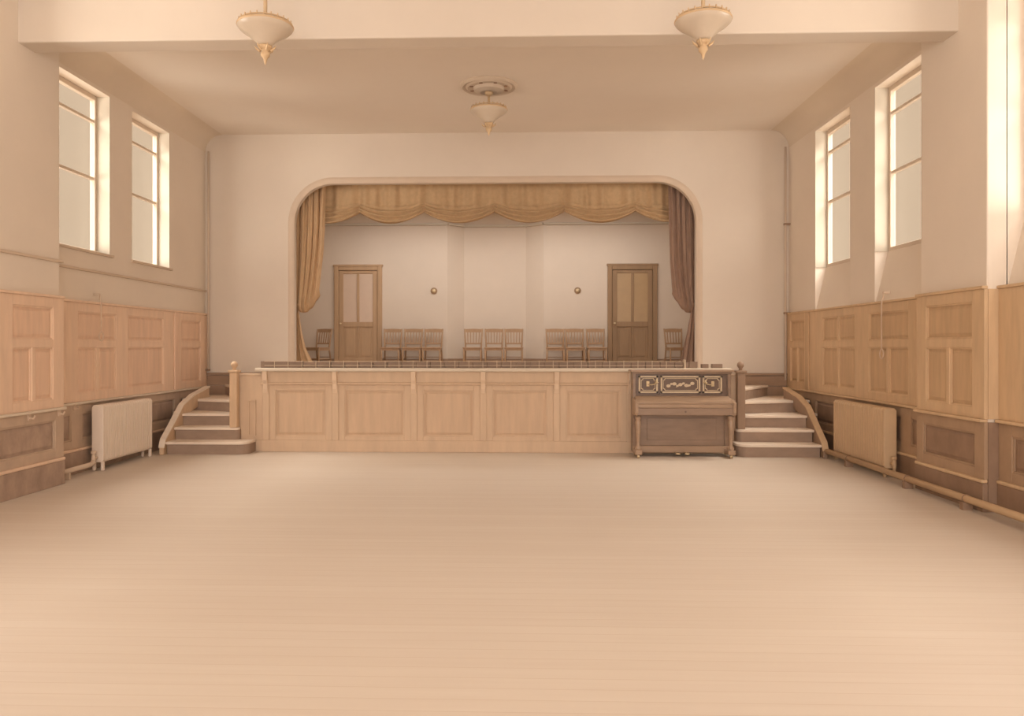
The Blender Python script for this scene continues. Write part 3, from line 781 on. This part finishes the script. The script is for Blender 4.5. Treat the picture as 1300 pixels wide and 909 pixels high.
# ------------------------------------------------------------------ curtains
YC = YB + .36; YP = YB + .58
peaks = [-3.95, -2.84, -1.70, -.45, .78, 2.02, 3.15]
def sw(x):
    for a, b in zip(peaks[:-1], peaks[1:]):
        if a <= x <= b: return (x - a) / (b - a), b - a
    return 0, 1
pm = MB(); nx, nz = 420, 46; X0, X1 = -3.52, 2.66
for j in range(nz + 1):
    v = j / nz
    for i in range(nx + 1):
        x = X0 + (X1 - X0) * i / nx
        s, wd = sw(x); b = math.sin(math.pi * s)
        B = 3.965 - .22 * (b ** .85)
        z = 4.56 + (B - 4.56) * v
        d = z - B
        band = .20 + .13 * b
        q = max(0, 1 - d / band)                     # 1 at hem, 0 above the gathered band
        fold = math.sin(2 * math.pi * (d / band) * 3.6 + .6 * math.sin(x * 3.1)) * min(1, q * 2.2) * (.040 + .022 * b)
        gath = (math.sin(x * 31 + 1.3 * math.sin(x * 5.2)) * .022 + math.sin(x * 13.7 + .7) * .032 * (.4 + v)) * (1 - q) * min(1, v * 3 + .15)
        belly = .10 * b * q ** .8 + .035 * v
        edge = .05 * max(0, (d < .03) * (1 - d / .03))
        pinch = .03 * math.exp(-((min(s, 1 - s) * wd) / .06) ** 2) * min(1, v * 1.6)
        pm.v.append((x * 1.016, YP - belly - fold - gath + edge + pinch, z))
W_ = nx + 1
pm.f = [(j*W_+i, j*W_+i+1, (j+1)*W_+i+1, (j+1)*W_+i) for j in range(nz) for i in range(nx)]
pel = single('festoon_pelmet', pm, 'curtain_pelmet', (-.45, YP, 4.36), 'swagged brown festoon curtain across the top of the stage opening', 'curtain', smooth=True)
so = pel.modifiers.new('cloth', 'SOLIDIFY'); so.thickness = .008

def lerp_tab(tab, z):
    for (z0, a0), (z1, a1) in zip(tab[:-1], tab[1:]):
        if z1 <= z <= z0:
            t = (z0 - z) / (z0 - z1); t = t*t*(3-2*t) if False else t
            return a0 + (a1 - a0) * t
    return tab[-1][1]
def drape(name, xo, inner, zb, tail, mat, label, ph):
    """xo outer edge at the wall, inner: [(z, x)], bag bottom; tail inner edge table."""
    r = thing(name, (xo, YC, ZS), label, 'curtain', 'side curtains of the stage')
    sg = 1 if inner[0][1] > xo else -1
    m = MB(); nu, nv = 70, 60; zt = 4.56
    for j in range(nv + 1):
        v = j / nv
        for i in range(nu + 1):
            u = i / nu
            bot = zb(u)
            z = zt + (bot - zt) * v
            xi = lerp_tab(inner, z)
            conv = v ** 3 * .25                              # folds pulled towards the tie at the wall
            uu = u * (1 - conv) + conv * u * u
            x = xo + (xi - xo) * uu
            amp = .045 * (.75 + .25 * math.sin(u * 9 + ph)) * (1 - .35 * v)
            y = -amp * math.sin(2 * math.pi * (4.6 * u ** (1 + .25 * v)) + ph + .5 * v)
            y += -.02 * math.sin(2 * math.pi * 11 * u + 2 * ph) * (1 - v * .6)
            y -= .05 + .10 * v ** 2 * math.sin(math.pi * min(1, u * 1.05))
            if v > .94: y += ((v - .94) / .06) ** 2 * .14
            m.v.append((x, YC + y + .05, z))
    W = nu + 1
    m.f = [(j*W+i, j*W+i+1, (j+1)*W+i+1, (j+1)*W+i) for j in range(nv) for i in range(nu)]
    o = part('drape', m, mat, r, smooth=True); s_ = o.modifiers.new('cloth', 'SOLIDIFY'); s_.thickness = .008
    t = MB(); nu, nv = 30, 40; z0 = tail[0][0]
    for j in range(nv + 1):
        v = j / nv; z = z0 + (ZS + .005 - z0) * v
        xi = lerp_tab(tail, z)
        for i in range(nu + 1):
            u = i / nu
            x = xo + (xi - xo) * u
            y = -.035 * (.3 + .7 * v) * math.sin(2 * math.pi * 2.6 * u + ph + v)
            t.v.append((x, YC + .03 + y, z))
    W = nu + 1
    t.f = [(j*W+i, j*W+i+1, (j+1)*W+i+1, (j+1)*W+i) for j in range(nv) for i in range(nu)]
    o = part('tail', t, mat, r, smooth=True); s_ = o.modifiers.new('cloth', 'SOLIDIFY'); s_.thickness = .008
    tb = MB().tube([(xo + sg * .01, YC - .03, 2.34), (xo + sg * .05, YC - .09, 2.30), (xo + sg * .10, YC - .05, 2.29), (xo + sg * .10, YC + .02, 2.30)], .014, 8)
    part('tie_band', tb, mat, r, smooth=True)
    return r
drape('side_curtain', -3.99, [(4.6, -3.44), (3.7, -3.46), (3.2, -3.49), (2.6, -3.56), (2.35, -3.61), (2.1, -3.66)],
      lambda u: 2.23 - .07 * math.sin(math.pi * min(1, u * .95 + .05)) + .24 * (max(0, u - .55) / .45) ** 2.4, 
      [(2.42, -3.95), (2.2, -3.94), (1.8, -3.885), (1.5, -3.81), (1.25, -3.68), (1.06, -3.58)], 'curtain_pale',
      'pale brown side curtain looped back to the stage opening away from the piano', .4)
drape('side_curtain', 3.075, [(4.6, 2.585), (3.7, 2.60), (3.0, 2.62), (2.6, 2.65), (2.35, 2.71), (2.1, 2.78)],
      lambda u: 2.24 - .10 * math.sin(math.pi * min(1, u * .9 + .1)) + .24 * (max(0, u - .55) / .45) ** 2.4,
      [(2.42, 3.03), (2.2, 2.99), (1.8, 2.92), (1.5, 2.85), (1.25, 2.80), (1.06, 2.76)], 'curtain_toned_dark',
      'brown side curtain, same cloth toned darker, looped back to the stage opening above the piano', 1.7)

# ------------------------------------------------------------------ radiators and pipes
def radiator(xc, sg, y0, y1, mat, pmat, label):
    r = thing('column_radiator', (xc, (y0 + y1) / 2, 0), label, 'radiator', 'cast iron radiators under the wainscot')
    n = 22; p = (y1 - y0) / n; D = .075
    prof = [(-D, .13), (-D + .02, .105), (D - .02, .105), (D, .13), (D, .79), (D - .025, .82), (-D + .025, .82), (-D, .79)]
    for k in range(n):
        a = y0 + k * p + .0025; b = y0 + (k + 1) * p - .0025
        part('section', MB().extr(prof, lambda q, x, z: (xc + x, q, z), a, b), mat, r, bevel=.010)
    part('core', MB().tube([(xc, y0, .17), (xc, y1, .17)], .022).tube([(xc, y0, .76), (xc, y1, .76)], .022), mat, r)
    for yy in (y0 + p * .5, y1 - p * .5):
        for xx in (xc - .07, xc + .035):
            part('foot', MB().box(xx, xx + .035, yy - .02, yy + .02, 0, .11), mat, r, bevel=.008)
    v = part('valve', MB().tube([(xc, y0 - .01, .17), (xc, y0 - .09, .17)], .018).lathe([(.022, -.05), (.026, 0), (.018, .05), (.03, .06), (.03, .09), (.0001, .095)], (xc, y0 - .09, .17), 12), pmat, r, smooth=False)
    return r
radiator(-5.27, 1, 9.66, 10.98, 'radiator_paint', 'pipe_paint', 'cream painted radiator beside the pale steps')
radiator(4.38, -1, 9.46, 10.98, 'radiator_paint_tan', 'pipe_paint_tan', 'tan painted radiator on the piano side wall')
o = thing('heating_pipe', (-5.27, 9.1, 0), 'short pale heating pipe running from the cream radiator to the pier', 'pipe')
part('pipe', MB().tube([(-5.27, 8.765, .10), (-5.27, 9.50, .10), (-5.27, 9.55, .11), (-5.27, 9.57, .135)], .03, 12), 'pipe_paint', o, smooth=True)
part('bracket', MB().box(-5.30, -5.24, 9.0, 9.03, 0, .075), 'pipe_paint', o)
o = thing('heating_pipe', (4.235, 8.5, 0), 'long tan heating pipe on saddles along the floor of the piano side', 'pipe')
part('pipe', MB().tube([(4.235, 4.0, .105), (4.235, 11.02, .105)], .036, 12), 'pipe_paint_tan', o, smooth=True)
for yy in (5.2, 6.6, 7.62, 8.75, 10.3):
    part('saddle', MB().box(4.19, 4.28, yy - .03, yy + .03, 0, .075).torus((4.235, yy, .105), .036, .008, 14, 6, 'y'), 'wood_right_low', o)

# small hooks under the dado rail by the cream radiator
for yy, xx, lab in ((8.12, PL + .03, 'small pale hook under the dado rail at the middle of the pier'), (8.66, PL + .03, 'small pale hook under the dado rail at the pier edge'), (9.42, XL + .03, 'small pale hook under the dado rail next to the cream radiator')):
    m = MB().box(xx, xx + .02, yy - .02, yy + .02, .775, .838).tube([(xx + .01, yy, .80), (xx + .06, yy, .79), (xx + .075, yy, .82)], .010, 6)
    single('coat_hook', m, 'rope', (xx, yy, .8), lab, 'hook')

# sash cords hanging over the wainscot
def cord(x, sg, y, z0, lab):
    pts = [(x, y, 2.22), (x, y, 2.16), (x + sg * .02, y, 2.1), (x + sg * .02, y, z0 + .12)]
    for k in range(13):
        a = math.pi * 2 * k / 12
        pts.append((x + sg * .02, y + .05 * math.sin(a), z0 + .06 + .06 * math.cos(a)))
    r = thing('sash_cord', (x, y, z0), lab, 'cord')
    part('rope', MB().tube(pts, .007, 6), 'rope', r, smooth=True)
    part('cleat', MB().box(min(x - sg * .076, x), max(x - sg * .076, x), y - .02, y + .02, 2.205, 2.23), 'trim_paint', r)
cord(XL + .075, 1, 9.93, 1.62, 'pale sash cord with loop hanging over the pale wainscot')
cord(XR - .075, -1, 9.86, 1.40, 'pale sash cord with loop hanging over the brown wainscot')

# conduits in the corners by the proscenium
o = thing('conduit_pipe', (XR - .05, YB - .05, 1.0), 'thin vertical conduit in the corner by the brown wainscot', 'pipe')
part('pipe', MB().tube([(XR - .075, YB - .06, .98), (XR - .075, YB - .06, ZC - .3)], .018, 8), 'trim_paint', o, smooth=True)
part('clip', MB().box(XR - .10, XR + .0, YB - .09, YB - .03, 3.60, 3.63), 'wood_dado', o)
part('clip', MB().box(XR - .10, XR + .0, YB - .09, YB - .03, 2.10, 2.13), 'wood_dado', o)
o = thing('conduit_pipe', (XL + .05, YB - .05, 1.0), 'thin vertical conduit in the corner by the pale wainscot', 'pipe')
part('pipe', MB().tube([(XL + .075, YB - .06, 1.12), (XL + .075, YB - .06, ZC - .3)], .018, 8), 'trim_paint', o, smooth=True)
part('clip', MB().box(XL + .0, XL + .10, YB - .09, YB - .03, 1.13, 1.16), 'wood_dado', o)

# ------------------------------------------------------------------ pendant lamps
def pendant(x, y, zr, label, group=None):
    r = thing('pendant_lamp', (x, y, ZC), label, 'lamp', group)
    c = (x, y, zr)
    rose = part('ceiling_rose', MB().lathe([(.40, 0), (.40, -.02), (.37, -.045), (.33, -.03), (.30, -.05), (.22, -.045), (.20, -.085), (.12, -.11), (.06, -.10), (.0001, -.10)], (x, y, ZC + .002), 40), 'rose_plaster', r, smooth=False)
    for k in range(8):
        a = 2 * math.pi * (k + .5) / 8
        part('vent', MB().lathe([(.0001, -.052), (.026, -.052), (.026, -.03)], (x + .26 * math.cos(a), y + .26 * math.sin(a), ZC), 10), 'vent_dark', rose)
    part('ceiling_cup', MB().lathe([(.05, 0), (.06, -.03), (.03, -.06), (.0001, -.06)], (x, y, ZC - .09), 16), 'brass_lamp', r, smooth=True)
    part('rod', MB().tube([(x, y, ZC - .12), (x, y, zr)], .018, 10), 'brass_lamp', r, smooth=True)
    rim = part('rim', MB().torus(c, .25, .014, 40, 8).torus((x, y, zr + .03), .235, .007, 40, 6), 'brass_lamp', r, smooth=True)
    st_ = MB()
    for k in range(24):
        a = 2 * math.pi * k / 24; st_.tube([(x + .243*math.cos(a), y + .243*math.sin(a), zr), (x + .243*math.cos(a), y + .243*math.sin(a), zr + .05)], .006, 5)
    part('gallery_studs', st_, 'brass_lamp', rim)
    for k in range(3):
        a = 2 * math.pi * k / 3 + .5
        part('arm', MB().tube([(x, y, zr + .05), (x + .12*math.cos(a), y + .12*math.sin(a), zr + .055), (x + .245*math.cos(a), y + .245*math.sin(a), zr + .01)], .008, 6), 'brass_lamp', r, smooth=True)
    bw = part('glass_bowl', MB().lathe([(.262, .005), (.255, -.02), (.225, -.05), (.17, -.085), (.115, -.125), (.075, -.165), (.05, -.195), (.045, -.19), (.068, -.16), (.108, -.118), (.165, -.078), (.218, -.043), (.246, -.015), (.254, .005)], c, 40), 'lamp_glass', r, smooth=True)
    part('inner_glass', MB().lathe([(.0001, -.16), (.05, -.17), (.06, -.10), (.05, -.03), (.02, .0), (.0001, .0)], c, 16), 'lamp_glass_light', r, smooth=True)
    fn = part('finial', MB().lathe([(.06, -.185), (.065, -.20), (.045, -.225), (.03, -.24), (.045, -.26), (.04, -.285), (.02, -.305), (.012, -.34), (.0001, -.37)], c, 16), 'brass_lamp', r, smooth=True)
    for k in range(6):
        a = 2 * math.pi * k / 6
        part('leaf', MB().tube([(x + .05*math.cos(a), y + .05*math.sin(a), zr - .235), (x + .085*math.cos(a), y + .085*math.sin(a), zr - .21), (x + .10*math.cos(a), y + .10*math.sin(a), zr - .185)], [.012, .010, .003], 5), 'brass_lamp', fn)
    return r
pendant(-.44, 11.05, 4.87, 'pendant bowl lamp on a short rod under the ceiling rose before the stage')
pendant(-2.41, 7.38, 4.58, 'pendant bowl lamp by the ceiling beam on the pale wainscot side', 'front pendant lamps')
pendant(1.70, 7.38, 4.58, 'pendant bowl lamp by the ceiling beam on the piano side', 'front pendant lamps')
